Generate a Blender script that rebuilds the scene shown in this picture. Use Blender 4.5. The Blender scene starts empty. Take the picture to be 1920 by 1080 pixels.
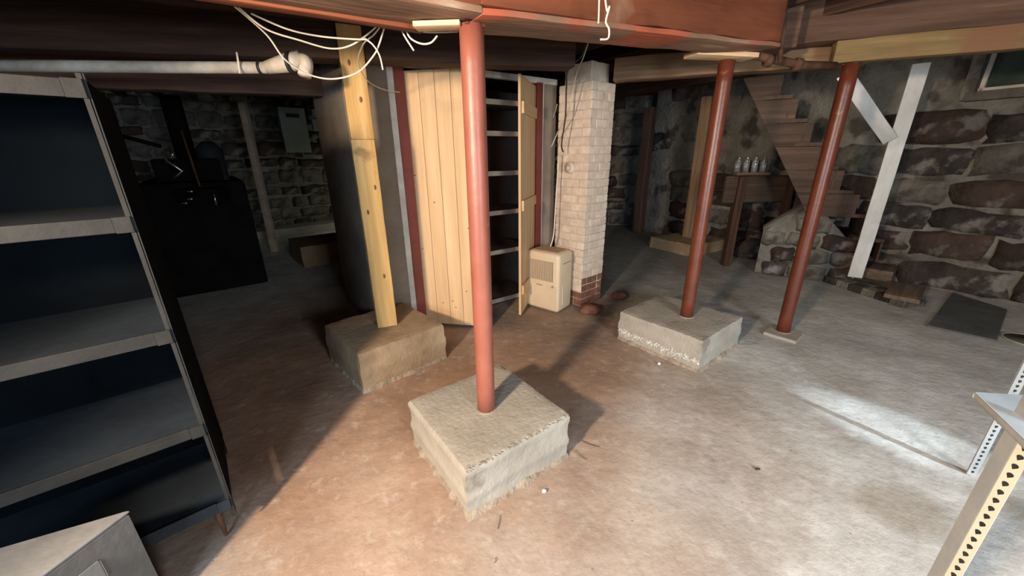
import bpy, bmesh, math, random
from mathutils import Vector, Matrix, noise
random.seed(7)
S = bpy.context.scene
COL = S.collection

# ------------------------------------------------------------------ camera
FPX, PITCH, ROLL, CAMH = 700.0, math.radians(19.6), math.radians(0.6), 1.5
_F = Vector((0, math.cos(PITCH), -math.sin(PITCH)))
_D0 = Vector((0, -math.sin(PITCH), -math.cos(PITCH)))
_R0 = Vector((1, 0, 0))
_D = _D0 * math.cos(ROLL) - _R0 * math.sin(ROLL)
_R = _R0 * math.cos(ROLL) + _D0 * math.sin(ROLL)
cam = bpy.data.objects.new('camera', bpy.data.cameras.new('camera'))
COL.objects.link(cam)
cam.data.sensor_width = 36.0
cam.data.lens = FPX / 1920 * 36
cam.data.clip_start = 0.02
m = Matrix((_R, -_D, -_F)).transposed().to_4x4()
m.translation = Vector((0, 0, CAMH))
cam.matrix_world = m
S.camera = cam

def P(u, v, h=0.0):
    """point of the horizontal plane z=h seen at pixel (u, v) of the photograph"""
    d = _F * FPX + _R * (u - 960) + _D * (v - 540)
    t = (h - CAMH) / d.z
    return Vector((0, 0, CAMH)) + d * t
def at(u, v, y):
    """point of the vertical plane y=const seen at pixel (u, v)"""
    d = _F * FPX + _R * (u - 960) + _D * (v - 540)
    return Vector((0, 0, CAMH)) + d * (y / d.y)

# ------------------------------------------------------------------ light
S.view_settings.view_transform = 'Standard'
S.view_settings.look = 'None'
S.view_settings.gamma = 1
S.view_settings.use_curve_mapping = False
S.view_settings.exposure = 0.55
w = bpy.data.worlds.new('world'); S.world = w; w.use_nodes = True
w.node_tree.nodes['Background'].inputs[0].default_value = (0.62, 0.80, 1.0, 1)
w.node_tree.nodes['Background'].inputs[1].default_value = 0.028

def lamp(name, kind, loc, target, power, color, size=0.2, size_y=None, spread=None, spot=None, blend=.5):
    l = bpy.data.lights.new(name, kind); l.energy = power; l.color = color
    if kind == 'AREA':
        l.size = size
        if size_y: l.shape = 'RECTANGLE'; l.size_y = size_y
        if spread: l.spread = math.radians(spread)
    elif kind == 'POINT': l.shadow_soft_size = size
    elif kind == 'SPOT':
        l.shadow_soft_size = size; l.spot_size = math.radians(spot); l.spot_blend = blend
    o = bpy.data.objects.new(name, l); COL.objects.link(o); o.location = loc
    if target is not None:
        o.rotation_euler = (Vector(target) - Vector(loc)).to_track_quat('-Z', 'Y').to_euler()
    return o
lamp('assumed_work_lamp', 'SPOT', (-1.45, -0.62, 1.80), (1.05, 2.25, .85), 440, (1, .79, .58), .10, spot=104, blend=.6)  # unseen warm lamp, assumed from shadow directions and the edge of its light
lamp('added_warm_point', 'POINT', (.9, -1.9, 2.1), None, 6, (1, .80, .62), .10)  # added warm point light
lamp('assumed_doorway_daylight', 'AREA', (2.1, -2.05, 1.30), (1.5, 1.0, .0), 68, (.84, .93, 1), 1.0, 1.5, spread=110)  # cool area light at an assumed doorway behind the camera
lamp('assumed_window_daylight_left', 'AREA', (-0.9, -2.05, 1.5), (-1.9, .9, .35), 60, (.62, .80, 1), 0.9, 0.4)  # cool area light at an assumed window, lighting the left rack
lamp('assumed_sun_patch_spot', 'SPOT', (4.2, -1.6, 1.9), (2.22, 1.66, 0), 900, (.72, .88, 1), .03, spot=7, blend=.6)  # assumed sunbeam: spot inside the room, no window there, for a bright floor patch
lamp('assumed_far_corner_light', 'AREA', (-2.7, 7.9, .75), (-4.2, 8.7, .7), 2.6, (.95, 1, .80), .3)  # unseen area light assumed behind the closet, lighting the far left wall
lamp('added_stair_light', 'AREA', (2.5, 3.9, 2.2), (3.9, 5.1, .9), 5, (1, .93, .82), .5)  # added warm area light aimed at the wall behind the stairs

# ------------------------------------------------------------------ materials
def nd(nt, t, **k):
    n = nt.nodes.new(t)
    for a, b in k.items(): setattr(n, a, b)
    return n
def surf(name, c1, c2, c3=None, scale=(4, 4, 4), detail=6, rough=.8, bump=.3, bscale=30, bdist=.01,
         metal=0.0, spots=None, lo=.35, hi=.65, fine=None, coord='Object', spec=.3, rand=0.0):
    """two or three colours mixed by noise, with a finer bump; spots=(colour, scale, threshold)"""
    m_ = bpy.data.materials.new(name); m_.use_nodes = True; nt = m_.node_tree
    b = nt.nodes['Principled BSDF']; L = nt.links.new
    tc = nd(nt, 'ShaderNodeTexCoord'); mp = nd(nt, 'ShaderNodeMapping'); mp.inputs['Scale'].default_value = scale
    L(tc.outputs[coord], mp.inputs[0])
    oi = nd(nt, 'ShaderNodeObjectInfo')
    vm = nd(nt, 'ShaderNodeVectorMath', operation='SCALE'); vm.inputs[0].default_value = (31, 17, 23)
    L(oi.outputs['Random'], vm.inputs['Scale'])
    L(vm.outputs[0], mp.inputs['Location'])
    n1 = nd(nt, 'ShaderNodeTexNoise'); n1.inputs['Scale'].default_value = 1; n1.inputs['Detail'].default_value = detail
    n1.inputs['Roughness'].default_value = .6
    L(mp.outputs[0], n1.inputs['Vector'])
    cr = nd(nt, 'ShaderNodeValToRGB'); e = cr.color_ramp.elements
    e[0].position = lo; e[0].color = (*c1, 1); e[1].position = hi; e[1].color = (*c2, 1)
    if c3: x = e.new(min(.98, hi + .12)); x.color = (*c3, 1)
    L(n1.outputs['Fac'], cr.inputs[0]); col = cr.outputs[0]
    if spots:
        n3 = nd(nt, 'ShaderNodeTexNoise'); n3.inputs['Scale'].default_value = spots[1]; n3.inputs['Detail'].default_value = 5
        L(tc.outputs[coord], n3.inputs['Vector'])
        r3 = nd(nt, 'ShaderNodeValToRGB'); r3.color_ramp.elements[0].position = spots[2]; r3.color_ramp.elements[1].position = spots[2] + .09
        L(n3.outputs['Fac'], r3.inputs[0])
        mx = nd(nt, 'ShaderNodeMixRGB'); L(r3.outputs[0], mx.inputs[0]); L(col, mx.inputs[1]); mx.inputs[2].default_value = (*spots[0], 1)
        col = mx.outputs[0]
    if rand:
        hs = nd(nt, 'ShaderNodeHueSaturation'); mr = nd(nt, 'ShaderNodeMapRange')
        mr.inputs['To Min'].default_value = 1 - rand; mr.inputs['To Max'].default_value = 1 + rand
        L(oi.outputs['Random'], mr.inputs[0]); L(mr.outputs[0], hs.inputs['Value']); L(col, hs.inputs['Color']); col = hs.outputs[0]
    L(col, b.inputs['Base Color'])
    b.inputs['Roughness'].default_value = rough; b.inputs['Metallic'].default_value = metal
    b.inputs['Specular IOR Level'].default_value = spec
    if bump:
        n2 = nd(nt, 'ShaderNodeTexNoise'); n2.inputs['Scale'].default_value = bscale; n2.inputs['Detail'].default_value = 8
        if fine:
            m2 = nd(nt, 'ShaderNodeMapping'); m2.inputs['Scale'].default_value = fine; L(tc.outputs[coord], m2.inputs[0]); L(m2.outputs[0], n2.inputs['Vector'])
        else: L(tc.outputs[coord], n2.inputs['Vector'])
        bp = nd(nt, 'ShaderNodeBump'); bp.inputs['Strength'].default_value = bump; bp.inputs['Distance'].default_value = bdist
        L(n2.outputs['Fac'], bp.inputs['Height']); L(bp.outputs[0], b.inputs['Normal'])
    return m_

WS = (1.2, 22, 22)      # wood grain along local x
M = {}
M['redbeam'] = surf('red_painted_timber', (.12, .034, .014), (.23, .068, .028), (.31, .115, .055), (.9, 7, 7), rough=.75, bump=.45, bscale=9, fine=(.5, 6, 6), spots=((.30, .17, .10), 2.2, .68))
M['redunder'] = surf('worn_timber_underside', (.17, .10, .06), (.33, .19, .12), (.50, .40, .28), (2, 9, 9), bump=.6, bscale=8, fine=(.5, 6, 6), spots=((.40, .10, .05), 1.6, .52))
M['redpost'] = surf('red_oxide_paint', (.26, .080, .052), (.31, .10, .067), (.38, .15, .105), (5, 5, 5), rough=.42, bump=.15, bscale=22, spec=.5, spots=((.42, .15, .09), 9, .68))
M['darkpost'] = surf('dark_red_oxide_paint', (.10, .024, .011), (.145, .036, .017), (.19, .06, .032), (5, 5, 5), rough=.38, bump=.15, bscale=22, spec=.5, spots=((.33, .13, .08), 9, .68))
M['darkwood'] = surf('old_dark_timber', (.030, .014, .008), (.075, .036, .02), (.12, .06, .035), WS, bump=.6, bscale=8, fine=(.6, 8, 8), rand=.25)
M['brownwood'] = surf('old_brown_timber', (.070, .036, .022), (.13, .071, .045), (.19, .11, .072), WS, bump=.6, bscale=8, fine=(.6, 8, 8), rand=.2)
M['stairwood'] = surf('dark_stair_timber', (.045, .026, .017), (.085, .052, .036), (.13, .09, .065), WS, bump=.4, bscale=8, fine=(.6, 8, 8), rand=.2)
M['tanwood'] = surf('tan_timber', (.15, .09, .05), (.28, .17, .09), (.36, .25, .15), WS, bump=.5, bscale=8, fine=(.6, 8, 8))
M['yellow'] = surf('treated_yellow_timber', (.42, .24, .08), (.60, .38, .15), (.66, .46, .22), (1.0, 16, 16), bump=.35, bscale=8, fine=(.6, 8, 8), spots=((.24, .13, .05), 4.5, .68))
M['plate'] = surf('treated_olive_timber', (.14, .09, .034), (.25, .17, .072), (.29, .21, .12), (1.0, 12, 12), bump=.4, bscale=8, fine=(.6, 8, 8), spots=((.20, .10, .05), 2.0, .55))
M['pine'] = surf('pine_board', (.54, .345, .18), (.66, .44, .245), (.70, .50, .30), (.9, 14, 14), rough=.55, bump=.12, bscale=8, fine=(.6, 8, 8), spots=((.38, .18, .07), 11, .73), rand=.05)
M['shim'] = surf('fresh_split_wood', (.60, .38, .20), (.78, .55, .33), None, WS, bump=.6, bscale=12)
M['jamb'] = surf('red_brown_jamb_paint', (.17, .035, .02), (.24, .055, .035), None, (3, 3, 3), rough=.6, bump=.2)
M['drywall'] = surf('grey_plaster_panel', (.19, .15, .115), (.28, .23, .18), (.34, .29, .24), (1.5, 1.5, 3), rough=.9, bump=.2, bscale=20)
M['trim'] = surf('dusty_white_trim', (.52, .45, .38), (.70, .63, .55), None, (6, 6, 6), rough=.7, bump=.15)
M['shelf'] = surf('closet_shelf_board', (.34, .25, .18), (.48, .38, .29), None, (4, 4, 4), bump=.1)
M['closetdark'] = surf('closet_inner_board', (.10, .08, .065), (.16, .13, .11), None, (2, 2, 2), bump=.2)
M['block'] = surf('cast_concrete', (.31, .28, .23), (.39, .355, .30), (.46, .42, .36), (5, 5, 5), detail=9, rough=.92, bump=.38, bscale=45, bdist=.012, spots=((.24, .21, .165), 5, .62))
M['blockbrown'] = surf('cast_concrete_brown', (.24, .165, .095), (.33, .24, .15), (.39, .30, .205), (5, 5, 5), detail=9, rough=.92, bump=.38, bscale=45, bdist=.012, spots=((.22, .15, .10), 6, .62))
M['efflo'] = surf('white_salt_crust', (.52, .50, .45), (.78, .77, .72), None, (20, 20, 20), rough=.95, bump=.8, bscale=80)
M['mortar_ooze'] = surf('rough_mortar', (.24, .185, .135), (.36, .295, .225), None, (14, 14, 14), rough=.95, bump=.8, bscale=80)
M['brick'] = surf('cream_painted_brick', (.50, .40, .31), (.66, .54, .43), (.74, .63, .52), (9, 9, 9), rough=.85, bump=.5, bscale=45, rand=.04)
M['brickbare'] = surf('bare_brown_brick', (.13, .055, .035), (.22, .10, .065), (.34, .22, .16), (14, 14, 14), rough=.9, bump=.7, bscale=50)
M['brickmortar'] = surf('painted_mortar', (.47, .37, .28), (.58, .48, .38), None, (9, 9, 9), rough=.95, bump=.6, bscale=60)
M['stone'] = surf('dark_fieldstone', (.032, .027, .023), (.075, .063, .054), (.17, .15, .13), (4.2, 4.2, 4.2), detail=12, rough=.9, bump=1, bscale=12, bdist=.04, spots=((.20, .185, .16), 4.2, .54), rand=.2)
M['stonered'] = surf('brown_fieldstone', (.040, .025, .019), (.074, .049, .039), (.14, .11, .09), (4.2, 4.2, 4.2), detail=12, rough=.9, bump=1, bscale=12, bdist=.04, spots=((.18, .16, .14), 4.2, .58), rand=.2)
M['stonepale'] = surf('whitewashed_fieldstone', (.10, .088, .073), (.19, .17, .14), (.30, .275, .235), (4.5, 4.5, 4.5), detail=12, rough=.92, bump=1, bscale=12, bdist=.04, spots=((.07, .058, .048), 4.0, .54), rand=.2)
M['mortar'] = surf('whitewashed_mortar', (.14, .125, .105), (.24, .22, .185), (.50, .47, .41), (3, 3, 3), detail=12, rough=.95, bump=1, bscale=16, bdist=.03, spots=((.07, .058, .048), 3.0, .54))
M['plastic'] = surf('almond_plastic', (.60, .47, .31), (.66, .52, .36), None, (3, 3, 3), rough=.45, bump=.03, spec=.5)
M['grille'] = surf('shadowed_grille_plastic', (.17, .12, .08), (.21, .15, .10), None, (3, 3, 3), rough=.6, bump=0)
M['topvent'] = surf('brown_vent_plastic', (.34, .23, .14), (.40, .28, .18), None, (6, 6, 6), rough=.6, bump=.1)
M['rackback'] = surf('shaded_rack_sheet', (.0015, .002, .0025), (.003, .0045, .006), None, (2, 2, 2), rough=.9, bump=.1, spec=.04)  # shade inside the rack is put into this sheet's black
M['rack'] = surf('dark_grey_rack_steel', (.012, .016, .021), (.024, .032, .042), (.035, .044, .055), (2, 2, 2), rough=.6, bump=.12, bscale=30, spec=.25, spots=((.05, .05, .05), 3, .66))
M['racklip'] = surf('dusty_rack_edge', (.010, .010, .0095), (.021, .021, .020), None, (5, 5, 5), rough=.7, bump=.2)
M['black'] = surf('shaded_black_steel', (.004, .004, .004), (.009, .009, .008), None, (4, 4, 4), rough=.85, bump=.15, spec=.08)  # black boiler steel; the dark corner's shade is put into its colour
M['bluetank'] = surf('dark_blue_enamel', (.020, .026, .032), (.034, .042, .052), None, (4, 4, 4), rough=.5, bump=.05)
M['shiny'] = surf('bright_metal_pipe', (.55, .54, .50), (.70, .69, .66), None, (8, 8, 8), rough=.18, bump=0, metal=.9)
M['panelgrey'] = surf('grey_enamel_cabinet', (.20, .215, .195), (.26, .27, .25), None, (3, 3, 3), rough=.5, bump=.03)
M['blackplastic'] = surf('black_plastic', (.012, .012, .012), (.02, .02, .02), None, (3, 3, 3), rough=.5, bump=0)
M['whitepipe'] = surf('grey_white_pipe_wrap', (.38, .31, .24), (.56, .49, .40), None, (8, 8, 8), rough=.7, bump=.4, bscale=30)
M['whitepaint'] = surf('worn_white_paint', (.52, .51, .48), (.66, .66, .64), None, (3, 9, 9), rough=.6, bump=.25, bscale=12, spots=((.42, .30, .20), 2.3, .62))
M['cable'] = surf('cream_cable_jacket', (.66, .56, .42), (.74, .65, .52), None, (4, 4, 4), rough=.5, bump=0)
M['cabledark'] = surf('dark_cable_jacket', (.03, .02, .016), (.05, .03, .02), None, (4, 4, 4), rough=.5, bump=0)
M['rustpipe'] = surf('rusty_iron_pipe', (.06, .028, .016), (.14, .065, .035), (.25, .17, .12), (12, 12, 12), rough=.75, bump=.4, metal=.2)
M['cream'] = surf('cream_slotted_steel', (.47, .43, .33), (.52, .48, .38), None, (5, 5, 5), rough=.45, bump=.05, spec=.5)
M['greysteel'] = surf('grey_slotted_steel', (.27, .28, .28), (.35, .36, .36), None, (7, 7, 7), rough=.5, bump=.15, metal=.2)
M['tintedsteel'] = surf('reflection_tinted_shelf_steel', (.46, .58, .70), (.54, .66, .78), None, (5, 5, 5), rough=.4, bump=.05)  # blue of the window's reflection is put into the shelf colour
M['hole'] = M['blackplastic']
M['crate'] = surf('dusty_grey_crate', (.10, .098, .092), (.15, .145, .135), None, (5, 5, 5), rough=.8, bump=.2)
M['craterim'] = surf('pale_grey_rim', (.18, .18, .175), (.26, .255, .245), None, (5, 5, 5), rough=.7, bump=.2)
M['card'] = surf('brown_cardboard', (.13, .06, .035), (.18, .085, .05), None, (5, 5, 5), rough=.8, bump=.1)
M['slab'] = surf('dark_flagstone', (.075, .078, .075), (.12, .12, .115), None, (5, 5, 5), rough=.85, bump=.4)
M['rottenboard'] = surf('damp_brown_board', (.10, .07, .05), (.19, .13, .09), (.26, .19, .14), WS, bump=.6, bscale=8, fine=(.6, 8, 8), rand=.2)
M['glass'] = surf('dark_window_glass', (.03, .045, .035), (.06, .075, .06), None, (3, 3, 3), rough=.12, bump=0, spec=.6)
M['jar'] = bpy.data.materials.new('jar_glass'); M['jar'].use_nodes = True
_b = M['jar'].node_tree.nodes['Principled BSDF']; _b.inputs['Transmission Weight'].default_value = .9; _b.inputs['Roughness'].default_value = .05; _b.inputs['Base Color'].default_value = (.8, .85, .8, 1)

def floor_material():
    m_ = bpy.data.materials.new('stained_concrete_floor'); m_.use_nodes = True; nt = m_.node_tree; L = nt.links.new
    b = nt.nodes['Principled BSDF']
    tc = nd(nt, 'ShaderNodeTexCoord')
    def noi(scale, detail=8, rough=.6, dist=0):
        n = nd(nt, 'ShaderNodeTexNoise'); n.inputs['Scale'].default_value = scale; n.inputs['Detail'].default_value = detail
        n.inputs['Roughness'].default_value = rough; n.inputs['Distortion'].default_value = dist
        L(tc.outputs['Object'], n.inputs['Vector']); return n.outputs['Fac']
    def ramp(src, p0, p1, c0=(0, 0, 0, 1), c1=(1, 1, 1, 1)):
        r = nd(nt, 'ShaderNodeValToRGB'); r.color_ramp.elements[0].position = p0; r.color_ramp.elements[1].position = p1
        r.color_ramp.elements[0].color = c0; r.color_ramp.elements[1].color = c1; L(src, r.inputs[0]); return r.outputs[0]
    def mix(f, a, c, blend='MIX'):
        x = nd(nt, 'ShaderNodeMixRGB'); x.blend_type = blend
        if isinstance(f, float): x.inputs[0].default_value = f
        else: L(f, x.inputs[0])
        for i, q in ((1, a), (2, c)):
            if isinstance(q, tuple): x.inputs[i].default_value = q
            else: L(q, x.inputs[i])
        return x.outputs[0]
    def math_(op, a, c):
        x = nd(nt, 'ShaderNodeMath', operation=op)
        for i, q in ((0, a), (1, c)):
            if isinstance(q, (int, float)): x.inputs[i].default_value = q
            else: L(q, x.inputs[i])
        return x.outputs[0]
    def blob(cx, cy, rx, ry, soft=1.0):
        """1 inside an ellipse of the floor, falling to 0 outside, with a ragged edge"""
        mp = nd(nt, 'ShaderNodeMapping'); mp.inputs['Location'].default_value = (-cx / rx, -cy / ry, 0); mp.inputs['Scale'].default_value = (1 / rx, 1 / ry, 0)
        L(tc.outputs['Object'], mp.inputs[0])
        ln = nd(nt, 'ShaderNodeVectorMath', operation='LENGTH'); L(mp.outputs[0], ln.inputs[0])
        v = math_('ADD', ln.outputs['Value'], math_('MULTIPLY', math_('SUBTRACT', noi(1.7, 7), .5), 1.1))
        mr = nd(nt, 'ShaderNodeMapRange', interpolation_type='SMOOTHSTEP'); mr.inputs['From Min'].default_value = 1 + soft * .5; mr.inputs['From Max'].default_value = 1 - soft * .5
        L(v, mr.inputs[0]); return mr.outputs[0]
    base = mix(ramp(noi(2.2, 9), .35, .68), (.50, .48, .44, 1), (.68, .66, .62, 1))
    base = mix(ramp(noi(9, 9), .52, .72), base, (.74, .72, .68, 1))
    red = mix(ramp(noi(2.6, 8), .35, .65), (.23, .125, .072, 1), (.38, .235, .15, 1))
    msk = math_('MAXIMUM', blob(-.9, 2.6, 2.1, 2.2, 1.2), blob(.35, 2.9, 1.05, 1.3, 1.0))
    msk = math_('MULTIPLY', msk, .92)
    c = mix(msk, base, red)
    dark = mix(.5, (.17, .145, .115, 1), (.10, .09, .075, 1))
    c = mix(math_('MULTIPLY', blob(2.0, 6.6, 3.6, 3.4, 1.2), .85), c, dark)  # damp far floor; the back room's dimness is put into its colour too
    c = mix(math_('MULTIPLY', blob(2.35, 1.05, .22, .45, .8), .55), c, (.27, .19, .12, 1))
    c = mix(math_('MULTIPLY', blob(1.75, 1.25, .18, .13, .8), .5), c, (.30, .23, .16, 1))
    c = mix(ramp(noi(24, 6, .7), .50, .66, (0, 0, 0, 1), (.20, .20, .20, 1)), c, (.20, .15, .11, 1))
    c = mix(ramp(noi(11, 6, .7), .55, .70, (0, 0, 0, 1), (.28, .28, .28, 1)), c, (.70, .66, .60, 1))
    vo = nd(nt, 'ShaderNodeTexVoronoi', feature='DISTANCE_TO_EDGE'); vo.inputs['Scale'].default_value = .45
    dn = nd(nt, 'ShaderNodeTexNoise'); dn.inputs['Scale'].default_value = 1.3; dn.inputs['Detail'].default_value = 6; L(tc.outputs['Object'], dn.inputs['Vector'])
    ma = nd(nt, 'ShaderNodeMixRGB'); ma.blend_type = 'ADD'; ma.inputs[0].default_value = .7; L(tc.outputs['Object'], ma.inputs[1]); L(dn.outputs['Color'], ma.inputs[2]); L(ma.outputs[0], vo.inputs['Vector'])
    c = mix(math_('MULTIPLY', ramp(vo.outputs['Distance'], .0, .004, (.16, .16, .16, 1), (0, 0, 0, 1)), ramp(noi(.9, 3), .45, .6)), c, (.2, .16, .12, 1))
    sp = ramp(noi(38, 3), .70, .74)
    c = mix(sp, c, (.22, .18, .14, 1))
    L(c, b.inputs['Base Color'])
    rr = nd(nt, 'ShaderNodeMapRange'); rr.inputs['To Min'].default_value = .55; rr.inputs['To Max'].default_value = .95
    L(noi(5, 5), rr.inputs[0]); L(rr.outputs[0], b.inputs['Roughness'])
    bp = nd(nt, 'ShaderNodeBump'); bp.inputs['Strength'].default_value = .42; bp.inputs['Distance'].default_value = .015
    h = math_('ADD', noi(14, 10, .65), math_('MULTIPLY', noi(3, 5), 2.0)); L(h, bp.inputs['Height']); L(bp.outputs[0], b.inputs['Normal'])
    return m_
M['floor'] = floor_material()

# ------------------------------------------------------------------ helpers
W = {}
def link(name, me, mat, mw=None, parent=None):
    o = bpy.data.objects.new(name, me); COL.objects.link(o)
    if mat is not None and me is not None:
        if not me.materials: me.materials.append(mat)
    mw = mw if mw is not None else Matrix()
    W[o.name] = mw.copy()
    if parent is not None:
        o.parent = parent; o.matrix_basis = W[parent.name].inverted() @ mw
    else: o.matrix_basis = mw
    return o
def tag(o, label, cat, group=None):
    o['label'] = label; o['category'] = cat
    if group: o['group'] = group
    return o
def thing(name, loc, label, cat, group=None):
    return tag(link(name, None, None, Matrix.Translation(Vector(loc))), label, cat, group)
def struct(o): o['kind'] = 'structure'; return o
def mesh(bm, smooth=False, name='m'):
    bmesh.ops.recalc_face_normals(bm, faces=bm.faces)
    me = bpy.data.meshes.new(name); bm.to_mesh(me); bm.free()
    if smooth:
        for p in me.polygons: p.use_smooth = True
    return me
def frame(p0, p1, up=(0, 0, 1)):
    """matrix whose x runs from p0 to p1, z as near as possible to up; origin p0"""
    p0, p1 = Vector(p0), Vector(p1); x = (p1 - p0).normalized(); up = Vector(up)
    y = up.cross(x)
    if y.length < 1e-5: y = Vector((0, 1, 0)).cross(x)
    y.normalize(); z = x.cross(y)
    r = Matrix((x, y, z)).transposed().to_4x4(); r.translation = p0
    return r
def az(deg): a = math.radians(deg); return Vector((math.sin(a), math.cos(a), 0))
def boxbm(sx, sy, sz, seg=(1, 1, 1), jit=0.0, bev=0.0, c=(0, 0, 0), bm=None):
    """box centred at c, cut into seg pieces, jittered"""
    bm = bm or bmesh.new(); vs = {}
    nx, ny, nz = seg
    def v(i, j, k):
        if (i, j, k) not in vs:
            p = Vector((c[0] + sx * (i / nx - .5), c[1] + sy * (j / ny - .5), c[2] + sz * (k / nz - .5)))
            if jit:
                q = p * 3.1 + Vector((sx * 7, sy * 13, sz * 5))
                p += (noise.noise_vector(q) * .7 + noise.noise_vector(q * 4) * .4) * jit
            vs[(i, j, k)] = bm.verts.new(p)
        return vs[(i, j, k)]
    for i in range(nx):
        for j in range(ny):
            for k in (0, nz): bm.faces.new((v(i, j, k), v(i + 1, j, k), v(i + 1, j + 1, k), v(i, j + 1, k)))
    for i in range(nx):
        for k in range(nz):
            for j in (0, ny): bm.faces.new((v(i, j, k), v(i + 1, j, k), v(i + 1, j, k + 1), v(i, j, k + 1)))
    for j in range(ny):
        for k in range(nz):
            for i in (0, nx): bm.faces.new((v(i, j, k), v(i, j + 1, k), v(i, j + 1, k + 1), v(i, j, k + 1)))
    if bev:
        bmesh.ops.recalc_face_normals(bm, faces=bm.faces)
        es = [e for e in bm.edges if len(e.link_faces) == 2 and e.calc_face_angle(0) > .9]
        bmesh.ops.bevel(bm, geom=es, offset=bev, segments=2, affect='EDGES', profile=.6)
    return bm
def beam(name, p0, p1, wy, hz, mat, parent=None, up=(0, 0, 1), seg=None, jit=0.0, bev=.004, off=(0, 0)):
    """a timber or bar from p0 to p1, wy wide across and hz high; its axis is moved by off=(y,z) in its own frame"""
    f = frame(p0, p1, up); l = (Vector(p1) - Vector(p0)).length
    s = seg or ((max(1, int(l / .12)), 2, 2) if jit else (1, 1, 1))
    bm = boxbm(l, wy, hz, s, jit, bev, (l / 2, off[0], off[1]))
    me = mesh(bm, bool(jit))
    if jit: me.set_sharp_from_angle(angle=.6)
    return link(name, me, mat, f, parent)
def box(name, c, sx, sy, sz, azd, mat, parent=None, seg=(1, 1, 1), jit=0.0, bev=.003, smooth=False):
    """box standing on z=c.z, sides sx along azimuth azd, sy across"""
    x = az(azd); f = Matrix((x, Vector((-x.y, x.x, 0)), Vector((0, 0, 1)))).transposed().to_4x4(); f.translation = Vector(c)
    return link(name, mesh(boxbm(sx, sy, sz, seg, jit, bev, (0, 0, sz / 2)), smooth), mat, f, parent)
def tubebm(pts, r, n=10, bm=None, cap=True):
    bm = bm or bmesh.new(); pts = [Vector(p) for p in pts]; rings = []; prev = None
    for i, p in enumerate(pts):
        t = (pts[min(i + 1, len(pts) - 1)] - pts[max(i - 1, 0)]).normalized()
        a = prev - t * prev.dot(t) if prev is not None else t.orthogonal()
        if a.length < 1e-6: a = t.orthogonal()
        a.normalize(); b = t.cross(a); prev = a
        rr = r[i] if isinstance(r, (list, tuple)) else r
        rings.append([bm.verts.new(p + (a * math.cos(q) + b * math.sin(q)) * rr) for q in [2 * math.pi * k / n for k in range(n)]])
    for A, B in zip(rings, rings[1:]):
        for k in range(n): bm.faces.new((A[k], A[(k + 1) % n], B[(k + 1) % n], B[k]))
    if cap: bm.faces.new(rings[0]); bm.faces.new(rings[-1][::-1])
    return bm
def tube(name, pts, r, mat, parent=None, n=10, org=None):
    o = Vector(org if org is not None else pts[0])
    me = mesh(tubebm([Vector(p) - o for p in pts], r, n), True)
    return link(name, me, mat, Matrix.Translation(o), parent)
def spline(ps, k=8):
    ps = [Vector(p) for p in ps]; out = []
    for i in range(len(ps) - 1):
        a, b, c, d = ps[max(i - 1, 0)], ps[i], ps[i + 1], ps[min(i + 2, len(ps) - 1)]
        for j in range(k):
            t = j / k
            out.append(.5 * ((2 * b) + (c - a) * t + (2 * a - 5 * b + 4 * c - d) * t * t + (3 * b - a - 3 * c + d) * t ** 3))
    return out + [ps[-1]]
def clone(o, mw, parent):
    c = o.copy(); COL.objects.link(c); c.parent = parent
    c.matrix_basis = (W[parent.name].inverted() if parent else Matrix()) @ mw; W[c.name] = mw.copy(); return c

# ------------------------------------------------------------------ setting
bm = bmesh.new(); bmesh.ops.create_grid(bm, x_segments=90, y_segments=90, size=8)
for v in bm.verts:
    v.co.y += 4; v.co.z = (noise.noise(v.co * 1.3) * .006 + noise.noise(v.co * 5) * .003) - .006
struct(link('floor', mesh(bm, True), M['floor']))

TMP_STONE = []
def stone_mesh(wd, h, d, rnd):
    nx = 5 if wd > .3 else 4; nz = 4; bm = bmesh.new(); g = {}
    sx, sz = rnd.random() * 50, rnd.random() * 50
    for i in range(nx + 1):
        for k in range(nz + 1):
            edge = i in (0, nx) or k in (0, nz); corner = i in (0, nx) and k in (0, nz)
            x = (i / nx - .5) * wd; z = (k / nz - .5) * h
            if corner: x *= .95; z *= .93
            x += rnd.uniform(-1, 1) * wd * .045; z += rnd.uniform(-1, 1) * h * .09
            y = -(d * (.45 if edge else 1) + (noise.noise(Vector((x * 7 + sx, z * 7, sz))) * .05 if not edge else 0))
            g[i, k] = bm.verts.new((x, y, z))
    for i in range(nx):
        for k in range(nz): bm.faces.new((g[i, k], g[i + 1, k], g[i + 1, k + 1], g[i, k + 1]))
    ring = [(i, 0) for i in range(nx)] + [(nx, k) for k in range(nz)] + [(i, nz) for i in range(nx, 0, -1)] + [(0, k) for k in range(nz, 0, -1)]
    back = [bm.verts.new((g[q].co.x * 1.04, .04, g[q].co.z * 1.04)) for q in ring]
    for a in range(len(ring)):
        b_ = (a + 1) % len(ring); bm.faces.new((g[ring[a]], g[ring[b_]], back[b_], back[a]))
    return mesh(bm, True)
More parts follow.
